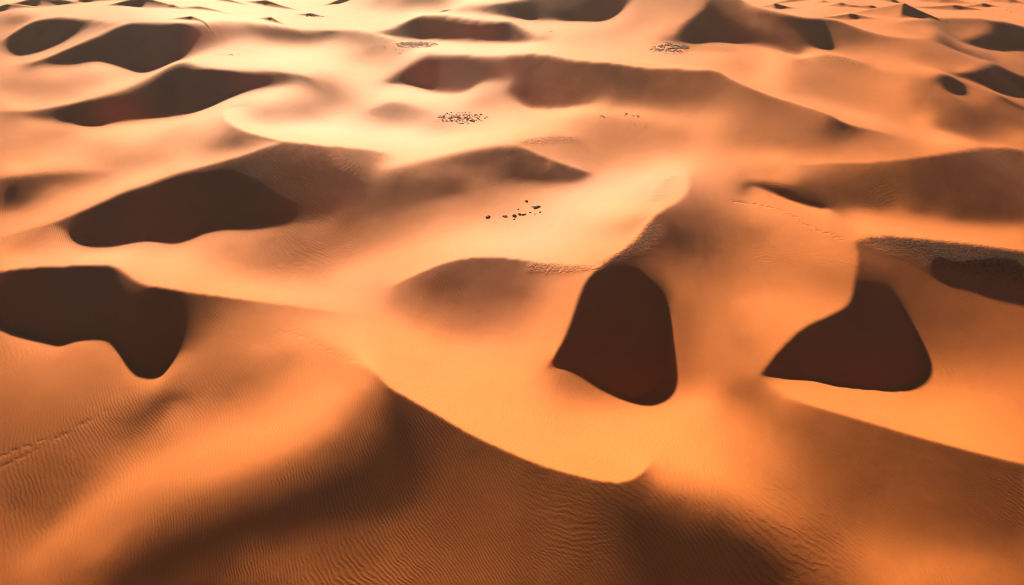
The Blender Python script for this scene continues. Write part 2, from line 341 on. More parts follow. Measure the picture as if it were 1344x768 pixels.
def solve_target(E,S,W=1344,H=768,M=48,res=2.0):
    """levels on grid covering x in [-M,W+M], y in [-M?..]; returns array, origin"""
    Es=parse(E); Ss=parse(S)
    edges=[]
    for e in Es: edges.append((e[0][0],spline(e[1:],.5)))
    softs=[spline(s,1.) for s in Ss]
    L=None
    for r in (16.,8.,4.,res):
        nx=int((W+2*M)/r); ny=int((H+2*M)/r)
        num=np.zeros((ny,nx)); den=np.zeros((ny,nx)); bx=np.ones((ny,nx-1)); by=np.ones((ny-1,nx)); 
        def put(x,y,v,w):
            fx=(x+M)/r-.5; fy=(y+M)/r-.5
            ix=np.round(fx).astype(int); iy=np.round(fy).astype(int)
            ok=(ix>=0)&(iy>=0)&(ix<nx)&(iy<ny)
            np.add.at(num,(iy[ok],ix[ok]),v[ok]*w); np.add.at(den,(iy[ok],ix[ok]),w)
        for wd,R in edges:
            T=np.gradient(R[:,:2],axis=0); T/=np.maximum(1e-9,np.hypot(T[:,0],T[:,1]))[:,None]
            nl=np.c_[T[:,1],-T[:,0]]   # left-hand side in y-down image when walking +x is up (0,-1)
            dd=max(wd,.75*r)
            put(R[:,0]+nl[:,0]*dd,R[:,1]+nl[:,1]*dd,R[:,2],.25*r/2); put(R[:,0]-nl[:,0]*dd,R[:,1]-nl[:,1]*dd,R[:,3],.25*r/2)
            if r<=8:
                # cut gradients crossing the curve
                fx=(R[:,0]+M)/r-.5; fy=(R[:,1]+M)/r-.5
                w=0.0 if wd<=1.5 else (.03 if wd<=2.5 else .3)
                # horizontal crossings: for each segment, rows crossed
                for i in range(len(R)-1):
                    x0,y0,x1,y1=fx[i],fy[i],fx[i+1],fy[i+1]
                    if np.floor(x0)!=np.floor(x1) :
                        c=int(max(np.floor(x0),np.floor(x1))); yy=y0+(y1-y0)*((c-x0)/(x1-x0)); k=int(np.floor(yy))
                        if 0<=c<nx and 0<=k<ny-1: by[k,c]=min(by[k,c],w)
                    if np.floor(y0)!=np.floor(y1):
                        c=int(max(np.floor(y0),np.floor(y1))); xx=x0+(x1-x0)*((c-y0)/(y1-y0)); k=int(np.floor(xx))
                        if 0<=c<ny and 0<=k<nx-1: bx[c,k]=min(bx[c,k],w)
        for R in softs:
            put(R[:,0],R[:,1],R[:,2],.3*r/2 if len(R)>1 else .8)
        tgt=num/np.maximum(den,1e-9)
        den=np.minimum(den,3.)
        bxx=bx[:,1:]*bx[:,:-1]; byy=by[1:]*by[:-1]
        a=.09; b=1.0
        def A(u):
            o=den*u
            g=a*bx*(u[:,1:]-u[:,:-1]); o[:,1:]+=g; o[:,:-1]-=g
            g=a*by*(u[1:]-u[:-1]); o[1:]+=g; o[:-1]-=g
            q=b*bxx*(u[:,2:]-2*u[:,1:-1]+u[:,:-2]); o[:,2:]+=q; o[:,1:-1]-=2*q; o[:,:-2]+=q
            q=b*byy*(u[2:]-2*u[1:-1]+u[:-2]); o[2:]+=q; o[1:-1]-=2*q; o[:-2]+=q
            return o
        rhs=den*tgt
        if L is None: u=np.full((ny,nx),5.)
        else:
            u=resize(L,ny,nx)
        dg=den+4*a+12*b*.7
        rr=rhs-A(u); z=rr/dg; p=z.copy(); rz=(rr*z).sum()
        for it in range(1500 if r>=8 else 350):
            Ap=A(p); al=rz/(p*Ap).sum(); u+=al*p; rr-=al*Ap; z=rr/dg; rn=(rr*z).sum(); p=z+rn/rz*p; rz=rn
            if rz<1e-6: break
        L=np.clip(u,0,9.)
    return L
def resize(L,ny,nx):
    a,b=L.shape
    y=np.clip((np.arange(ny)+.5)*a/ny-.5,0,a-1); x=np.clip((np.arange(nx)+.5)*b/nx-.5,0,b-1)
    y0=np.minimum(y.astype(int),a-2); x0=np.minimum(x.astype(int),b-2); fy=(y-y0)[:,None]; fx=(x-x0)[None]
    return (L[y0][:,x0]*(1-fy)+L[y0+1][:,x0]*fy)*(1-fx)+(L[y0][:,x0+1]*(1-fy)+L[y0+1][:,x0+1]*fy)*fx
import numpy as np
NUC=12.
PITCH=np.radians(32.3); F=908.; CX,CY=672.,384.
SUN_EL=np.radians(18.); SUN_AZ=np.radians(-13.)
def project(X,Y,Z):
    """camera at (0,0,1)"""
    dz=Z-1; fw=Y*np.cos(PITCH)-dz*np.sin(PITCH); up=Y*np.sin(PITCH)+dz*np.cos(PITCH)
    return CX+F*X/fw, CY-F*up/fw
def sample(L,x,y,M=48,r=2.):
    fx=np.clip((x+M)/r-.5,0,L.shape[1]-1.001); fy=np.clip((y+M)/r-.5,0,L.shape[0]-1.001)
    ix=fx.astype(int); iy=fy.astype(int); a=fx-ix; b=fy-iy
    return (L[iy,ix]*(1-a)+L[iy,ix+1]*a)*(1-b)+(L[iy+1,ix]*(1-a)+L[iy+1,ix+1]*a)*b
GT=(np.array([28,42,60,80,102,130,155,182,207,230,235])/255.)
GT=((GT+.055)/1.055)**2.4
def lev2s(L,c=.95,amb=.0195):
    return (np.interp(L,np.arange(11),GT)-amb)*c
GY=[-60,0,60,120,200,300,350,420,500,600,700,800]
GC=[.52,.6,.72,.82,.86,.88,.92,1.0,1.05,1.08,1.06,1.05]
def gain(x,y): return 1.05*np.interp(y,GY,GC)
def avg4(a): return .25*(a[1:,1:]+a[:-1,1:]+a[1:,:-1]+a[:-1,:-1])
def avg4s(a): return a
class Grid:
    def __init__(s,d,r0=.56,r1=18.,th=1.02):
        s.d=d; s.nr=int(np.log(r1/r0)/d)+1; s.nt=int(2*th/d)+1
        s.rho=np.log(r0)+np.arange(s.nr)*d; s.th=-th+np.arange(s.nt)*2*th/(s.nt-1); s.dt=2*th/(s.nt-1)
        s.R=np.exp(s.rho)[:,None]; s.T=s.th[None,:]
        s.X=s.R*np.sin(s.T); s.Y=s.R*np.cos(s.T)
        tc=.5*(s.th[1:]+s.th[:-1])[None]; s.cu=np.cos(tc-SUN_AZ); s.su=np.sin(SUN_AZ-tc); s.cv=np.sin(tc-SUN_AZ)*1.0; s.sv=np.cos(tc-SUN_AZ)
        # v = direction 90deg right of u : v.er = sin(th-az) ; v.eth = cos(th-az)
    def slopes(s,g):
        a,b,c,e=g[:-1,:-1],g[:-1,1:],g[1:,:-1],g[1:,1:]
        m=.25*(a+b+c+e); gr=(c+e-a-b)*(.5/s.d); gt=(b+e-a-c)*(.5/s.dt)
        hr=m+gr
        return s.cu*hr+s.su*gt, s.cv*hr+s.sv*gt
    def adj(s,P,Q):
        hr=s.cu*P+s.cv*Q; gt=s.su*P+s.sv*Q
        o=np.zeros((s.nr,s.nt)); k=.5/s.d; l=.5/s.dt
        o[:-1,:-1]+=.25*hr-k*hr-l*gt; o[:-1,1:]+=.25*hr-k*hr+l*gt
        o[1:,:-1]+=.25*hr+k*hr-l*gt; o[1:,1:]+=.25*hr+k*hr+l*gt
        return o
def upsample(g,ny,nx):
    a,b=g.shape; y=np.linspace(0,a-1,ny); x=np.linspace(0,b-1,nx)
    y0=np.minimum(y.astype(int),a-2); x0=np.minimum(x.astype(int),b-2); fy=(y-y0)[:,None]; fx=(x-x0)[None]
    return (g[y0][:,x0]*(1-fy)+g[y0+1][:,x0]*fy)*(1-fx)+(g[y0][:,x0+1]*(1-fy)+g[y0+1][:,x0+1]*fy)*fx
def solve(L,ds=(.024,.012,.006,.004),outer=(10,6,4,3),cg=(250,150,120,80),lam=.03,nu=.03,mu=5e-6,nu1=None,verbose=True):
    g=None
    gy,gx=np.gradient(L,2.); EM=np.hypot(gx,gy)   # levels per pixel
    for _ in range(2): EM=np.maximum.reduce([EM,np.roll(EM,1,0),np.roll(EM,-1,0),np.roll(EM,1,1),np.roll(EM,-1,1)])
    tE=np.tan(SUN_EL); ce,se=np.cos(SUN_EL),np.sin(SUN_EL)
    for d,no,nc in zip(ds,outer,cg):
        G=Grid(d)
        g=np.zeros((G.nr,G.nt)) if g is None else upsample(g,G.nr,G.nt)
        for o in range(no):
            gm=g.copy() if o==0 else .5*(gm+g)
            Z=gm*G.R
            ang=(Z-1)/G.R            # tangent of elevation angle seen from the camera
            mx=np.maximum.accumulate(ang,axis=0)
            occ=ang<mx-1e-9
            mz=1+mx*G.R
            x,y=project(G.X,G.Y,mz); y=y-np.where(occ,2.5,0)
            Lv=sample(L,x,y); s=lev2s(Lv)-.0085*np.clip((520-y)/60,0,1)*np.clip((1.9-Lv)/.8,0,1)
            s=s*(1-.30*np.clip((345-y)/60,0,1)*np.clip((5.2-Lv)/1.8,0,1));
            s=s*gain(x,y); s=s*(1+.45*np.clip((y-380)/80,0,1)*np.clip((s-.12)/.25,0,1)); s=np.where(s>.34,.34+.28*np.tanh((s-.34)/.28),s)
            inside=((x>-40)&(x<1384)&(y>-30)&(y<800)).astype(float)
            wx=np.clip((x+60)/60,0,1)*np.clip((1404-x)/60,0,1)*np.clip((y+40)/30,0,1)*np.clip((830-y)/60,0,1)
            w=wx*np.where(occ,.3,1.)
            s=avg4(s); w=avg4(w)+.04; wt=avg4(wx)
            p,q=G.slopes(g)
            s=s*wt+se*(1-wt)
            st=np.where(s<.003,-.016-.024*avg4(np.clip((y-330)/30,0,1)),s); soft=avg4(1.*(y>525)); st=np.where(soft>.5,np.maximum(s,.006),st); w=np.where(s<.003,2*w,w); w=np.where((s<.03)&(soft>.5),1.5*w,w)
            w=w*np.clip(.30/(np.maximum(s,0)+.05),1,4.5)**1.1
            N=np.sqrt(1+np.clip(p,-1,1)**2+np.clip(q,-1,1)**2)
            pt=(se-st*N)/ce
            dark=(s<.003)&(soft<.5)
            pt=np.where(dark&(p>tE+.02),np.minimum(p,tE+.22),pt)
            pt=np.clip(pt,-.62,.62)
            nuv=nu*np.clip(G.R/1.2,1,NUC)**2
            # normal equations: w(p-pt)^2 + lam q^2 + nu g^2 + mu |second differences|^2 /d^2
            ge=avg4s(sample(EM,x,y)); m2=mu/d**4/(1+(ge/.5)**4)
            m2a=m2[1:-1]; m2b=m2[:,1:-1]
            def lap(u):
                o=np.zeros_like(u)
                c=(u[2:]-2*u[1:-1]+u[:-2])*m2a; o[2:]+=c;o[1:-1]-=2*c;o[:-2]+=c
                c=(u[:,2:]-2*u[:,1:-1]+u[:,:-2])*m2b; o[:,2:]+=c;o[:,1:-1]-=2*c;o[:,:-2]+=c
                return o
            def A(u):
                P,Q=G.slopes(u); return G.adj(w*P,lam*Q)+nuv*u+lap(u)
            b=G.adj(w*pt,0*pt)
            dg=(w.mean()*(.5/d)**2*2+nuv+12*m2)
            r=b-A(g); z=r/dg; pp=z.copy(); rz=(r*z).sum()
            for it in range(nc):
                Ap=A(pp); al=rz/(pp*Ap).sum(); g=g+al*pp; r-=al*Ap; z=r/dg; rn=(r*z).sum(); pp=z+rn/rz*pp; rz=rn
            p,q=G.slopes(g); sh=np.maximum(0,(se-ce*p)/np.sqrt(1+p*p+q*q))
            ins=avg4(inside*(~occ))>.9
            if verbose: print(d,o,'rms',np.sqrt(((sh-np.maximum(s,0))[ins]**2).mean()),'max|g|',abs(g).max(),'Z',(g*G.R).min(),(g*G.R)[G.R[:,0]<10].max(),'occ',occ.mean(),'q',np.sqrt((q[ins]**2).mean()),flush=True)
    return G,g,sh,s,(x,y,occ)
import bpy, math, random, time
def solve_cached():
    L=solve_target(E,S)
    G,g,*_=solve(L,verbose=False,**SOLVE)
    return g,G.d
SOLVE=dict(lam=.022,nu=.07,ds=(.024,.012,.006,.0026),outer=(10,6,4,3),cg=(250,150,120,80))
SKY=.05; EXPO=1.93; HAZE=.00005; DENO=True
HGT=60.0
C=bpy.context.scene.collection
def vnoise(x,y,seed):
    """smooth value noise on arrays"""
    rs=np.random.RandomState(seed); tab=rs.rand(256,256)
    xi=np.floor(x).astype(int); yi=np.floor(y).astype(int); fx=x-xi; fy=y-yi
    fx=fx*fx*fx*(fx*(fx*6-15)+10); fy=fy*fy*fy*(fy*(fy*6-15)+10)
    a=tab[yi&255,xi&255]; b=tab[yi&255,(xi+1)&255]; c=tab[(yi+1)&255,xi&255]; d=tab[(yi+1)&255,(xi+1)&255]
    return (a*(1-fx)+b*fx)*(1-fy)+(c*(1-fx)+d*fx)*fy-.5
def cubic_up(g,yy,xx):
    """bicubic (Catmull-Rom) sample at index coordinates yy (rows), xx (cols), separable"""
    def w(t): return [(-.5*t+t*t-.5*t**3),(1-2.5*t*t+1.5*t**3),(.5*t+2*t*t-1.5*t**3),(-.5*t*t+.5*t**3)]
    yi=np.clip(np.floor(yy).astype(int),0,g.shape[0]-2); fy=np.clip(yy-yi,0,1); wy=w(fy)
    t=sum(wy[k][:,None]*g[np.clip(yi+k-1,0,g.shape[0]-1)] for k in range(4))
    xi=np.clip(np.floor(xx).astype(int),0,g.shape[1]-2); fx=np.clip(xx-xi,0,1); wx=w(fx)
    return sum(wx[k][None]*t[:,np.clip(xi+k-1,0,g.shape[1]-1)] for k in range(4))
g,gd=solve_cached()
G0=Grid(gd)
for ax in (0,1): g=.5*g+.25*(np.roll(g,1,ax)+np.roll(g,-1,ax))
g2=g.copy()
for k in range(4):
    g2=.5*g2+.25*(np.roll(g2,1,1)+np.roll(g2,-1,1))
far_=np.clip((G0.R-3.)/1.5,0,1); g=g*(1-far_)+g2*far_
# --- the sand sheet: rings around the foot of the camera, dense where the photograph looks
dm=.0024
fine_t=np.arange(-1.0,1.0,dm); step=dm; t=fine_t[-1]; right=[]
while t<math.pi-.05: step=min(step*1.12,.06); t+=step; right.append(t)
right=np.array([v for v in right if v<math.pi]); TH=np.concatenate([-right[::-1]-.0,fine_t,right])
fine_r=np.arange(math.log(.58),math.log(17),dm); 
inn=np.arange(math.log(.02),fine_r[0]-.04,.05); out=np.arange(fine_r[-1]+.01,math.log(420),.02)
RH=np.concatenate([inn,fine_r,out])
gi=cubic_up(g,(RH-G0.rho[0])/G0.d,(TH-G0.th[0])/G0.dt)
R=np.exp(RH)[:,None]; X=R*np.sin(TH)[None]; Y=R*np.cos(TH)[None]
fade=np.clip((RH-math.log(.50))/.25,0,1)[:,None]*np.clip((math.log(20)-RH)/.4,0,1)[:,None]*np.clip((1.25-abs(TH))/.3,0,1)[None]
fade=fade*fade*(3-2*fade)
Z=gi*R*fade
# open desert outside the view: long asymmetric dunes
def dunes(X,Y):
    a=X*.96+Y*.26; b=-X*.26+Y*.96
    w=b/1.15+1.9*vnoise(a/1.7,b/2.1,3)+.7*vnoise(a/.7,b/.7,4)
    f=w-np.floor(w); tri=np.where(f<.34,f/.34,(1-f)/.66); tri=tri*tri*(3-2*tri)
    return (.42*tri*(.45+vnoise(a/2.6,b/2.2,5))+.16*vnoise(a/2.7,b/3.3,6))
PX,PY=project(X,np.maximum(Y,.02),Z*0); ahead=(Y>.05)
outside=np.maximum.reduce([-PX-30,PX-1374,-PY-30,PY-810]); outside=np.where(ahead,outside,999.)
om=np.clip(outside/130,0,1); om=om*om*(3-2*om)
Z+=dunes(X,Y)*(.12+.88*np.clip((R-1.6)/3.,0,1))*om*np.clip((RH+1.5)/1,.0,1)[:,None]
# --- finding places on the sand
def zat(x,y,ZZ=None):
    ZZ=Z if ZZ is None else ZZ
    r=np.log(np.maximum(np.hypot(x,y),.03)); t=np.arctan2(x,y)
    a=np.interp(r,RH,np.arange(len(RH))); b=np.interp(t,TH,np.arange(len(TH)))
    i=np.minimum(a.astype(int),len(RH)-2); j=np.minimum(b.astype(int),len(TH)-2); a=a-i; b=b-j
    return (ZZ[i,j]*(1-a)+ZZ[i+1,j]*a)*(1-b)+(ZZ[i,j+1]*(1-a)+ZZ[i+1,j+1]*a)*b
def spot(px,py):
    """the point of the sand seen at a place of the photograph"""
    px=np.atleast_1d(np.asarray(px,float)); py=np.atleast_1d(np.asarray(py,float))
    vx=(px-CX)/F; vu=-(py-CY)/F; dy=np.cos(PITCH)+vu*np.sin(PITCH); dz=-np.sin(PITCH)+vu*np.cos(PITCH)
    t=np.full(px.shape,.45); done=np.zeros(px.shape,bool); prev=t.copy()
    for k in range(2600):
        nt_=t*1.0018; z=1+dz*nt_; hit=z<zat(vx*nt_,dy*nt_)
        t=np.where(done,t,nt_); done|=hit
        if done.all(): break
    x=vx*t; y=dy*t
    return x,y,zat(x,y)
# small far dunes near the top of the view: x, y of the foot, width and height in the photograph
drs=np.random.RandomState(4)
for px,py,pw,ph in [(65,9,60,7),(185,10,70,8),(248,27,44,4),(262,13,60,3),(353,9,56,5),(357,29,36,4),(408,22,36,3),(120,3,66,4),(300,3,50,3),(20,12,50,4),
   (582,16,24,2),(1017,12,44,5),(1077,4,20,2),(1096,9,36,3),(1113,26,60,4),(1178,23,70,10.5),(1170,3,26,3),(1296,10,44,3),
   (1230,4,60,4),(1322,4,44,3),(1040,3,40,2),(440,6,44,3),(1262,14,70,4),(1140,12,50,3)]:
    x,y,z=[float(v[0]) for v in spot(px,py)]; dist=math.hypot(x,y); mpp=dist/F*1.04
    hw=pw*mpp*.62; hh=ph*mpp*1.2; t0=math.atan2(x,y)
    dx=(X*math.cos(t0)-Y*math.sin(t0)); dy_=(X*math.sin(t0)+Y*math.cos(t0))-dist-hh*2.2
    near=(abs(dx)<hw*1.6)&(abs(dy_)<hw*2+hh*12)
    a_=dx[near]; f_=dy_[near]+drs.uniform(-.35,.35)*a_+drs.uniform(.1,.5)*a_*a_/hw   # crests curve like small barchans
    a_=a_+drs.uniform(-.2,.2)*hw
    u=abs(a_)/(hw*np.where(a_<0,drs.uniform(.7,1.2),drs.uniform(.7,1.2))); run=np.where(f_<0,hh*2.9,hh*6.5)
    ridge=np.clip(1-u,0,1)**drs.uniform(1.1,1.6); side=np.clip(1-abs(f_)/(run*np.maximum(ridge,.08)**.8),0,1)
    Z[near]+=hh*ridge*side**1.5
# --- regional marks on the sand, kept as attributes of its points
def along(pts,width,strength=1.,stretch=1.):
    """soft band on the ground along a line of places; width as a share of the distance"""
    pts=spline([[float(a) for a in p.split()] for p in pts.split(';')],6.)
    x,y,z=spot(pts[:,0],pts[:,1]); o=np.zeros(Z.shape)
    for a,b_ in zip(x,y):
        d=math.hypot(a,b_); wd=width*d; i0,i1=np.searchsorted(RH,[math.log(max(.05,d-3.2*wd)),math.log(d+3.2*wd)]); 
        th=math.atan2(a,b_); j0,j1=np.searchsorted(TH,[th-3.2*width,th+3.2*width])
        q=np.exp(-.5*((X[i0:i1,j0:j1]-a)**2+(Y[i0:i1,j0:j1]-b_)**2)/wd**2)*strength
        o[i0:i1,j0:j1]=np.maximum(o[i0:i1,j0:j1],q)
    return o
def sst(v,a,b): t=np.clip((v-a)/(b-a),0,1); return t*t*(3-2*t)
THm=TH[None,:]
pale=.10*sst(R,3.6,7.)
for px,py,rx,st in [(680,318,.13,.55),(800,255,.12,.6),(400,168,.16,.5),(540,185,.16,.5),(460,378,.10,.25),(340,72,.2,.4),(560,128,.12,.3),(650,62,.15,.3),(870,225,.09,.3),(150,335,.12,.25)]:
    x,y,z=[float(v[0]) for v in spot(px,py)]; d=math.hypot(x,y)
    pale=pale+st*np.exp(-.5*((X-x)**2+((Y-y)/1.3)**2)/(rx*.72*d)**2)  # pale pan sand, its colour lightened further to carry the bright sunlight there
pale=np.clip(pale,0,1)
rough=np.zeros(Z.shape)
for pts,wd,st in [("1150 317 ; 1200 322 ; 1260 328 ; 1344 340",.012,1.),("1225 334 ; 1290 342 ; 1344 352",.014,1.),("1270 352 ; 1344 366",.012,.8),("836 322 ; 858 300",.010,.6),("795 342 ; 825 330",.007,.45),
   ("700 350 ; 740 353 ; 780 352",.006,.6),("500 62 ; 530 66",.012,.55),("1290 205 ; 1344 210",.02,.35),("1080 78 ; 1125 82",.012,.45),("690 186 ; 750 182",.008,.45),
   ("880 235 ; 860 262",.010,.3),("900 62 ; 950 66",.012,.5)]:
    rough=np.maximum(rough,along(pts,wd,st))
track=np.zeros(Z.shape)
for pts,wd,st in [("370 437 ; 395 442 ; 420 453 ; 447 467 ; 480 478",.0045,.5),("965 266 ; 982 267 ; 1015 274 ; 1040 283 ; 1052 291 ; 1074 303 ; 1105 314",.0035,1.),("0 616 ; 62 583 ; 140 541",.003,.3),("0 600 ; 30 589 ; 60 577",.003,.3),
   ("655 335 ; 690 340 ; 740 345",.003,.5)]:
    track=np.maximum(track,along(pts,wd,st))
nr,nt=Z.shape
V=np.empty((nr*nt+1,3)); V[:-1,0]=X.ravel(); V[:-1,1]=Y.ravel(); V[:-1,2]=Z.ravel(); V[-1]=(0,0,Z[0].mean())
V*=HGT
i,j=np.meshgrid(np.arange(nr-1),np.arange(nt),indexing='ij'); j2=(j+1)%nt
quads=np.stack([i*nt+j,i*nt+j2,(i+1)*nt+j2,(i+1)*nt+j],-1).reshape(-1,4)[:,::-1]
jj=np.arange(nt); tris=np.stack([np.full(nt,nr*nt),jj,(jj+1)%nt],-1)
# orientation: make faces look up
me=bpy.data.meshes.new('sand')
me.vertices.add(len(V)); me.vertices.foreach_set('co',V.astype(np.float32).ravel())
loops=np.concatenate([quads.ravel(),tris[:,::-1].ravel()]).astype(np.int32)
starts=np.concatenate([np.arange(len(quads))*4,len(quads)*4+np.arange(nt)*3]).astype(np.int32)
me.loops.add(len(loops)); me.loops.foreach_set('vertex_index',loops)
me.polygons.add(len(starts)); me.polygons.foreach_set('loop_start',starts)
me.polygons.foreach_set('use_smooth',np.ones(len(starts),bool))
me.update(calc_edges=True)
if me.polygons[len(quads)//2].normal.z<0: me.flip_normals()
ground=bpy.data.objects.new('sand_dunes',me); C.objects.link(ground); ground['kind']='structure'
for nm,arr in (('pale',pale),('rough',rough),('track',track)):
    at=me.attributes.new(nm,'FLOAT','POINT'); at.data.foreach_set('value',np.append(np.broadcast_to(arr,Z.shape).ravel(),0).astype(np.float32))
def nodes_of(m):
    m.use_nodes=True; nt=m.node_tree; nt.nodes.clear(); return nt
class NB:
    def __init__(s,nt): s.nt=nt
    def n(s,t,**kw):
        x=s.nt.nodes.new(t)
        for k,v in kw.items():
            if k.startswith('i_'): x.inputs[k[2:].replace('_',' ')].default_value=v
            elif k.startswith('n_'): x.inputs[int(k[2:])].default_value=v
            else: setattr(x,k,v)
        return x
    def l(s,a,b): s.nt.links.new(a,b)
    def math(s,op,a,b=None,c=None,clamp=False):
        x=s.n('ShaderNodeMath',operation=op,use_clamp=clamp)
        for k,v in enumerate((a,b,c)):
            if v is None: continue
            if isinstance(v,(int,float)): x.inputs[k].default_value=v
            else: s.l(v,x.inputs[k])
        return x.outputs[0]
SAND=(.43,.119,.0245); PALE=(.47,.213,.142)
def sand_material():
    m=bpy.data.materials.new('red_sand'); nt=nodes_of(m); b=NB(nt)
    out=b.n('ShaderNodeOutputMaterial'); pr=b.n('ShaderNodeBsdfPrincipled'); b.l(pr.outputs[0],out.inputs[0])
    pr.inputs['Roughness'].default_value=.9; pr.inputs['Specular IOR Level'].default_value=.12
    geo=b.n('ShaderNodeNewGeometry'); P=geo.outputs['Position']
    A=lambda s:b.n('ShaderNodeAttribute',attribute_name=s).outputs['Fac']
    def noise(sc,dt=3.,ro=.55,vec=None,typ='FBM'):
        x=b.n('ShaderNodeTexNoise',i_Scale=sc,i_Detail=dt,i_Roughness=ro); b.l(vec or P,x.inputs['Vector']); return x.outputs[0]
    def mixc(f,c1,c2):
        x=b.n('ShaderNodeMix',data_type='RGBA')
        for k,c in ((6,c1),(7,c2)):
            if isinstance(c,tuple): x.inputs[k].default_value=(*c,1)
            else: b.l(c,x.inputs[k])
        if isinstance(f,(int,float)): x.inputs[0].default_value=f
        else: b.l(f,x.inputs[0])
        return x.outputs[2]
    # red sand; pale hollows with drifting borders, partly strong sun put into the colour
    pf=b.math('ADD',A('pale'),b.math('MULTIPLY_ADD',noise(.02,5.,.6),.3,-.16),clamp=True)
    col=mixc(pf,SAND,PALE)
    f=b.math('MULTIPLY_ADD',b.math('ADD',b.math('MULTIPLY',noise(.06,5.,.65),.55),b.math('MULTIPLY',noise(2.6,5.,.8),.45)),2.6,-.8,clamp=True)
    v=b.n('ShaderNodeHueSaturation'); b.l(col,v.inputs['Color']); b.l(b.math('MULTIPLY_ADD',f,.22,.89),v.inputs['Value'])
    stone=b.math('MULTIPLY',b.math('MULTIPLY_ADD',noise(1.6,4.,.7),9.,-4.6,clamp=True),A('rough'))
    col2=mixc(b.math('MULTIPLY',stone,.8),v.outputs[0],(.13,.05,.022))
    b.l(col2,pr.inputs['Base Color'])
    # wind ripples: phase runs across the ripples and is bent by slow noise and by the height of the dune
    sep=b.n('ShaderNodeSeparateXYZ'); b.l(P,sep.inputs[0])
    ph=b.math('ADD',b.math('MULTIPLY',sep.outputs[0],.93),b.math('MULTIPLY',sep.outputs[1],.30))
    ph=b.math('ADD',ph,b.math('MULTIPLY',noise(.028,1.5,.5),26.)); ph=b.math('ADD',ph,b.math('MULTIPLY',noise(.5,2.5,.6),1.1))
    ph=b.math('ADD',ph,b.math('MULTIPLY',sep.outputs[2],1.1))
    sw=b.math('SINE',b.math('MULTIPLY',ph,2*math.pi/RIP)); sw=b.math('POWER',b.math('MULTIPLY_ADD',sw,.5,.5),1.4)
    # a second, finer set crosses on other patches
    q=b.math('ADD',b.math('MULTIPLY',sep.outputs[0],.35),b.math('MULTIPLY',sep.outputs[1],.9))
    q=b.math('ADD',q,b.math('ADD',b.math('MULTIPLY',noise(.033,1.5,.5),22.),b.math('MULTIPLY',noise(.6,2.5,.6),.9)))
    s2=b.math('MULTIPLY_ADD',b.math('SINE',b.math('MULTIPLY',q,2*math.pi/(RIP*.82))),.5,.5)
    pick=b.math('MULTIPLY_ADD',noise(.03,2.,.5),7.,-3.6,clamp=True)
    rip=b.math('ADD',b.math('MULTIPLY',sw,b.math('SUBTRACT',1.,pick)),b.math('MULTIPLY',b.math('MULTIPLY',s2,pick),.8))
    mask=b.math('MULTIPLY_ADD',b.math('MULTIPLY_ADD',noise(.06,4.,.6),3.,-1.1,clamp=True),.75,.25)
    h=b.math('MULTIPLY',b.math('MULTIPLY',rip,mask),RIPH)
    h=b.math('ADD',h,b.math('MULTIPLY',noise(4.5,5.,.75),GRNH))
    h=b.math('ADD',h,b.math('MULTIPLY',noise(.25,3.,.5),.05))
    mp=b.n('ShaderNodeMapping'); mp.inputs['Scale'].default_value=(.22,.06,.1); mp.inputs['Rotation'].default_value=(0,0,.35); b.l(P,mp.inputs['Vector'])
    h=b.math('ADD',h,b.math('MULTIPLY',noise(1.,4.,.55,mp.outputs[0]),.13))
    clod=b.math('MULTIPLY',b.math('MULTIPLY_ADD',noise(1.3,4.,.75),2.5,-.8,clamp=True),b.math('MULTIPLY',A('rough'),.6))
    h=b.math('ADD',h,clod)
    foot=b.math('MULTIPLY',b.math('MULTIPLY_ADD',noise(1.1,2.,.6),4.,-1.5,clamp=True),b.math('MULTIPLY',A('track'),-.12))
    h=b.math('ADD',h,foot)
    bp=b.n('ShaderNodeBump',i_Strength=1.,i_Distance=1.); b.l(h,bp.inputs['Height']); b.l(bp.outputs[0],pr.inputs['Normal'])
    return m
RIP=.44; RIPH=.0165; GRNH=.022
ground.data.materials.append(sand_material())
sc=bpy.context.scene
cam=bpy.data.cameras.new('camera'); co=bpy.data.objects.new('camera',cam); C.objects.link(co); sc.camera=co
co.location=(0,0,HGT); co.rotation_euler=(math.pi/2-PITCH,0,0)
cam.sensor_fit='HORIZONTAL'; cam.sensor_width=36; cam.lens=36*F/1344; cam.clip_start=.5; cam.clip_end=40000
w=bpy.data.worlds.new('World'); sc.world=w; w.use_nodes=True; nt=w.node_tree; bg=nt.nodes['Background']
sky=nt.nodes.new('ShaderNodeTexSky'); sky.sky_type='NISHITA'; sky.sun_disc=False; sky.sun_elevation=SUN_EL; sky.sun_rotation=SUN_AZ; sky.air_density=.15; sky.dust_density=0.
nt.links.new(sky.outputs[0],bg.inputs[0]); bg.inputs[1].default_value=SKY
sl=bpy.data.lights.new('sun','SUN'); so=bpy.data.objects.new('sun',sl); C.objects.link(so)
sl.energy=5; sl.angle=math.radians(.7); sl.color=(1,.81,.52)
from mathutils import Vector
d=Vector((math.sin(SUN_AZ)*math.cos(SUN_EL),math.cos(SUN_AZ)*math.cos(SUN_EL),math.sin(SUN_EL)))
so.rotation_euler=d.to_track_quat('Z','Y').to_euler(); so.location=(0,0,200)
sc.view_settings.view_transform='Standard'; sc.view_settings.look='None'; sc.view_settings.gamma=1; sc.view_settings.use_curve_mapping=False
sc.view_settings.exposure=EXPO
sc.render.engine='CYCLES'; sc.cycles.use_denoising=DENO; sc.cycles.pixel_filter_type='BLACKMAN_HARRIS'; sc.cycles.filter_width=1.15
sc.cycles.max_bounces=4; sc.cycles.volume_bounces=0; sc.cycles.volume_step_rate=4

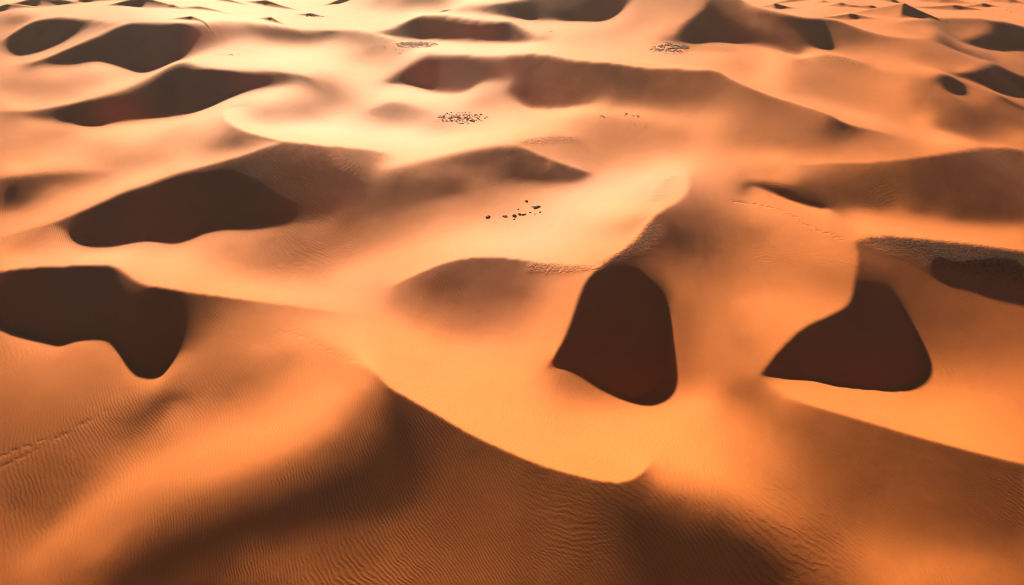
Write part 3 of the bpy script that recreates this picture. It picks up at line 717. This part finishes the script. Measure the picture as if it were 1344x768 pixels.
def haze_box():
    x0,x1,y0,y1,z0,z1=-2600,2600,-900,3600,-150,HGT+12   # metres
    me=bpy.data.meshes.new('haze'); v=[(x,y,z) for x in (x0,x1) for y in (y0,y1) for z in (z0,z1)]
    me.from_pydata(v,[],[(0,1,3,2),(4,6,7,5),(0,4,5,1),(2,3,7,6),(0,2,6,4),(1,5,7,3)]); me.update()
    o=bpy.data.objects.new('haze',me); C.objects.link(o); o['kind']='stuff'
    m=bpy.data.materials.new('warm_dust_haze'); nt=nodes_of(m); b=NB(nt)
    out=b.n('ShaderNodeOutputMaterial'); v=b.n('ShaderNodeVolumePrincipled'); b.l(v.outputs[0],out.inputs['Volume'])
    v.inputs['Color'].default_value=(.93,.90,.86,1); v.inputs['Density'].default_value=HAZE; v.inputs['Anisotropy'].default_value=.3
    me.materials.append(m); return o
haze_box()
random.seed(11)
def rock_material(nm,dark,light):
    m=bpy.data.materials.new(nm); nt=nodes_of(m); b=NB(nt)
    out=b.n('ShaderNodeOutputMaterial'); pr=b.n('ShaderNodeBsdfPrincipled'); b.l(pr.outputs[0],out.inputs[0])
    pr.inputs['Roughness'].default_value=.85; pr.inputs['Specular IOR Level'].default_value=.2
    g_=b.n('ShaderNodeNewGeometry'); oi=b.n('ShaderNodeObjectInfo')
    n=b.n('ShaderNodeTexNoise',i_Scale=2.2,i_Detail=5.,i_Roughness=.7); b.l(g_.outputs['Position'],n.inputs['Vector'])
    f=b.math('ADD',b.math('MULTIPLY_ADD',n.outputs[0],1.6,-.55),b.math('MULTIPLY_ADD',oi.outputs['Random'],.5,-.25),clamp=True)
    mx=b.n('ShaderNodeMix',data_type='RGBA'); mx.inputs[6].default_value=(*dark,1); mx.inputs[7].default_value=(*light,1)
    b.l(f,mx.inputs[0]); b.l(mx.outputs[2],pr.inputs['Base Color'])
    bp=b.n('ShaderNodeBump',i_Strength=.8,i_Distance=.15); b.l(n.outputs[0],bp.inputs['Height']); b.l(bp.outputs[0],pr.inputs['Normal'])
    return m
M_DARK=rock_material('dark_desert_stone',(.20,.11,.072),(.46,.26,.16))
M_TAN=rock_material('tan_sandstone',(.16,.09,.05),(.38,.24,.13))
import bmesh
from mathutils import noise as mn
def rock_mesh(seed,mat,flat=.62,sub=3,jag=.55):
    rs=random.Random(seed); bm=bmesh.new(); bmesh.ops.create_icosphere(bm,subdivisions=sub,radius=1)
    off=Vector((rs.uniform(0,50),rs.uniform(0,50),rs.uniform(0,50)))
    planes=[(Vector((rs.gauss(0,1),rs.gauss(0,1),rs.gauss(.3,1))).normalized(),rs.uniform(.55,.85)) for _ in range(9)]
    for v in bm.verts:
        d=v.co.normalized(); r=1.
        for n,k in planes:                       # flat broken faces
            c=d.dot(n)
            if c>0: r=min(r,k/c)
        r*=1+jag*.35*(mn.noise(d*1.7+off))+.10*mn.noise(d*5+off)
        v.co=Vector((d.x*r*1.0,d.y*r*.8,d.z*r*flat))
        if v.co.z<-.18: v.co.z=-.18+ (v.co.z+.18)*.15
    me=bpy.data.meshes.new('rock'); bm.to_mesh(me); bm.free(); me.materials.append(mat); return me
def put(name,me,x,y,size,label,cat,group=None,rot=None,sz=1.,sink=.12):
    o=bpy.data.objects.new(name,me); C.objects.link(o)
    z=float(zat(np.array([x]),np.array([y]))[0])*HGT
    o.location=(x*HGT,y*HGT,z-sink*size*sz*.2); o.scale=(size,size,size*sz); o.rotation_euler=(random.uniform(-.12,.12),random.uniform(-.12,.12),random.uniform(0,6.28) if rot is None else rot)
    o['label']=label; o['category']=cat
    if group: o['group']=group
    return o
dark_rocks=[rock_mesh(s,M_DARK,.7) for s in (1,2,3,4)]
tan_rocks=[rock_mesh(s,M_TAN,.7) for s in (5,6,7)]
small_dark=[rock_mesh(s,M_DARK,.75,2,.8) for s in (21,22,23,24,25)]
# the thirteen separate rocks on the pale pan: x, y of the foot, half width and height factor in photo pixels, kind, label
ROCKS=[(705,272,5.0,1.0,'d','largest dark pointed rock at the right end of the rock group on the pale sand'),
 (699,272,2.2,.7,'d','flat dark slab lying against the left foot of the largest dark rock'),
 (691,265,2.3,1.1,'d','small brown rock standing alone farthest back in the rock group on the pale sand'),
 (641.5,285,3.7,.85,'t','brown rock standing alone at the far left end of the rock group'),
 (663,284.5,3.7,.85,'t','greenish brown rock second from the left in the rock group'),
 (675,284,3.0,1.3,'d','upright reddish brown rock just left of the pale broken rock'),
 (675.5,288,1.8,.8,'t','tiny pale rock nearest the camera in the rock group'),
 (680,275,1.7,.9,'t','small brown rock directly behind the pale broken rock'),
 (682,281.5,3.8,.8,'t','pale cream broken rock in the middle of the rock group'),
 (688,281.5,3.2,1.,'d','dark brown rock touching the right side of the pale broken rock'),
 (696,279,1.9,.8,'t','small low brown stone between the dark middle rock and the pale pebbles'),
 (702,281,1.7,.7,'t','small pale pebble with a dark foot, second from the right end of the front row'),
 (709.5,279,2.0,.7,'t','small pale flat stone at the right end of the front row of rocks')]
for k,(px,py,hw,hf,kd,lb) in enumerate(ROCKS):
    x,y,z=[float(v[0]) for v in spot(px,py)]; s=hw*math.hypot(x,y,1-z)/F*HGT*1.1
    put('rock',(dark_rocks if kd=='d' else tan_rocks)[k%3],x,y,s,lb,'rock','rocks on the pale sand pan in the middle',sz=hf,rot=random.uniform(-.5,.5))
def patch(cx,cy,rx,ry,n,smin,smax,label,group,tilt=0.,core=.6,meshes=small_dark,name='stone'):
    pts=[]
    while len(pts)<n:
        a=random.uniform(0,2*math.pi); q=random.random()**core
        px=cx+rx*q*math.cos(a); py=cy+ry*q*math.sin(a)+tilt*(px-cx)
        s=random.uniform(smin,smax)*(1.25-.6*q)*random.choice((.6,.8,1,1.2))
        if any(abs(px-p[0])<(s+p[2])*.5 and abs(py-p[1])<(s+p[2])*.22 for p in pts) and random.random()<.9: continue
        pts.append((px,py,s))
    x,y,z=spot([p[0] for p in pts],[p[1] for p in pts])
    for i,(p,a,b_,c_) in enumerate(zip(pts,x,y,z)):
        put(name,meshes[i%len(meshes)],float(a),float(b_),p[2]*math.hypot(a,b_,1-c_)/F*HGT,label,'stone',group,sz=random.uniform(.7,1.1))
patch(608,155,34,8,105,1.3,3.1,'dark stone in the dense stone patch lying on bright sand in the middle distance','stones of the middle patch')
patch(525,66,34,7,24,.5,1.2,'small stone scattered on the slope left of the dark outcrop at top centre','stones beside the left outcrop',tilt=.05)
patch(905,64,36,6,20,.5,1.2,'small stone scattered on the sand right of the dark outcrop below the big peak','stones beside the right outcrop')
patch(792,153,9,2.6,12,.6,1.5,'small stone in the short slanting row left of the paired stone heaps','stones of the slanting row',tilt=.35)
patch(820,150.5,5,2.,7,.8,1.8,'brown stone in the left heap of the two stone heaps on the bright ridge','stones of the left heap')
patch(836,152.5,7,1.8,9,.9,1.9,'brown stone in the right heap of the two stone heaps on the bright ridge','stones of the right heap',tilt=.1)
patch(822,143,46,3,7,.4,.8,'tiny stone strewn behind the two stone heaps','stones strewn behind the heaps')
patch(840,165,40,5,5,.4,.8,'tiny stone strewn on the slope in front of the two stone heaps','stones strewn before the heaps',tilt=.25)
patch(298,72,19,1.6,18,.6,1.5,'dark stone in the thin line of stones near the top left dunes','stones of the thin line')
patch(101,87.5,15,2,8,.5,1.1,'dark stone in the sparse row below the left dune shadow','stones of the sparse row',tilt=-.12)
patch(408,22,17,2,14,.7,1.5,'stone heaped on the small far mound near the top edge','stones on the far mound')
patch(357,28,13,2,9,.7,1.4,'stone heaped on the low dark mound at the top left','stones on the low dark mound')
patch(723,41,6,1.6,7,.6,1.6,'dark stone on the bright sand right of the dark top dune','stones right of the top dune')
patch(700,34,12,1.2,4,.3,.7,'tiny stone beside the crest end of the dark top dune','stones by the top crest')
patch(1100,72,22,1.6,10,.4,.9,'pebble along the crest of the low brown dune at upper right','pebbles on the upper right crest')
patch(1320,14,22,5,14,.5,1.3,'dark stone among the far stones at the top right corner','far stones at the top right')
patch(1210,30,50,8,8,.4,.8,'tiny dark stone strewn among the far small dunes at top right','stones among the far dunes')
patch(1290,4,60,5,10,.5,1.2,'dark speck of stone on the hazy flats along the top right edge','stones on the hazy flats')
patch(318,5,80,4,8,.4,.8,'dark speck of stone on the hazy flats along the top left edge','stones on the hazy left flats')
patch(740,346,45,2.2,8,.35,.7,'tiny pebble along the crest of the central brown dune','pebbles on the central crest')
def rubble(cx,cy,rx,ry,n,smin,smax,seed,gap):
    """a spread of broken stone nobody could count: one object"""
    rs=random.Random(seed); pts=[]
    for k in range(n):
        a=rs.uniform(0,2*math.pi); q=rs.random()**.55
        if gap and mn.noise(Vector((math.cos(a)*q*2.2,math.sin(a)*q*2.2,seed)))>gap: continue
        wob=1+.25*mn.noise(Vector((math.cos(a)*1.5,math.sin(a)*1.5,seed+4.)))
        pts.append((cx+rx*q*wob*math.cos(a),cy+ry*q*wob*math.sin(a),rs.uniform(smin,smax)*(1.3-.7*q),rs.uniform(0,6.28),rs.randrange(5)))
    x,y,z=spot([p[0] for p in pts],[p[1] for p in pts]); x0,y0,z0=[float(v[0])*HGT for v in spot(cx,cy)]
    shapes=[([tuple(v.co) for v in me_.vertices],[tuple(p_.vertices) for p_ in me_.polygons]) for me_ in small_dark]
    V_=[]; F_=[]
    for p,a,b_,c_ in zip(pts,x,y,z):
        s=p[2]*math.hypot(a,b_,1-c_)/F*HGT; vs,fs=shapes[p[4]]; k=len(V_); ca,sa=math.cos(p[3]),math.sin(p[3])
        for v in vs: V_.append((a*HGT-x0+s*(v[0]*ca-v[1]*sa),b_*HGT-y0+s*(v[0]*sa+v[1]*ca),c_*HGT-z0+s*v[2]*.9-.02*s))
        F_+=[tuple(i_+k for i_ in f_) for f_ in fs]
    me=bpy.data.meshes.new('stone_rubble'); me.from_pydata(V_,[],F_); me.update(); me.materials.append(M_DARK)
    o=bpy.data.objects.new('stone_rubble',me); C.objects.link(o); o.location=(x0,y0,z0); o['kind']='stuff'
rubble(546,59,30,4.2,420,.7,2.1,1,0)
rubble(880,64,29,7.5,420,.6,2.0,2,.22)
rubble(608,156,35,8.5,200,.4,1.15,3,.3)
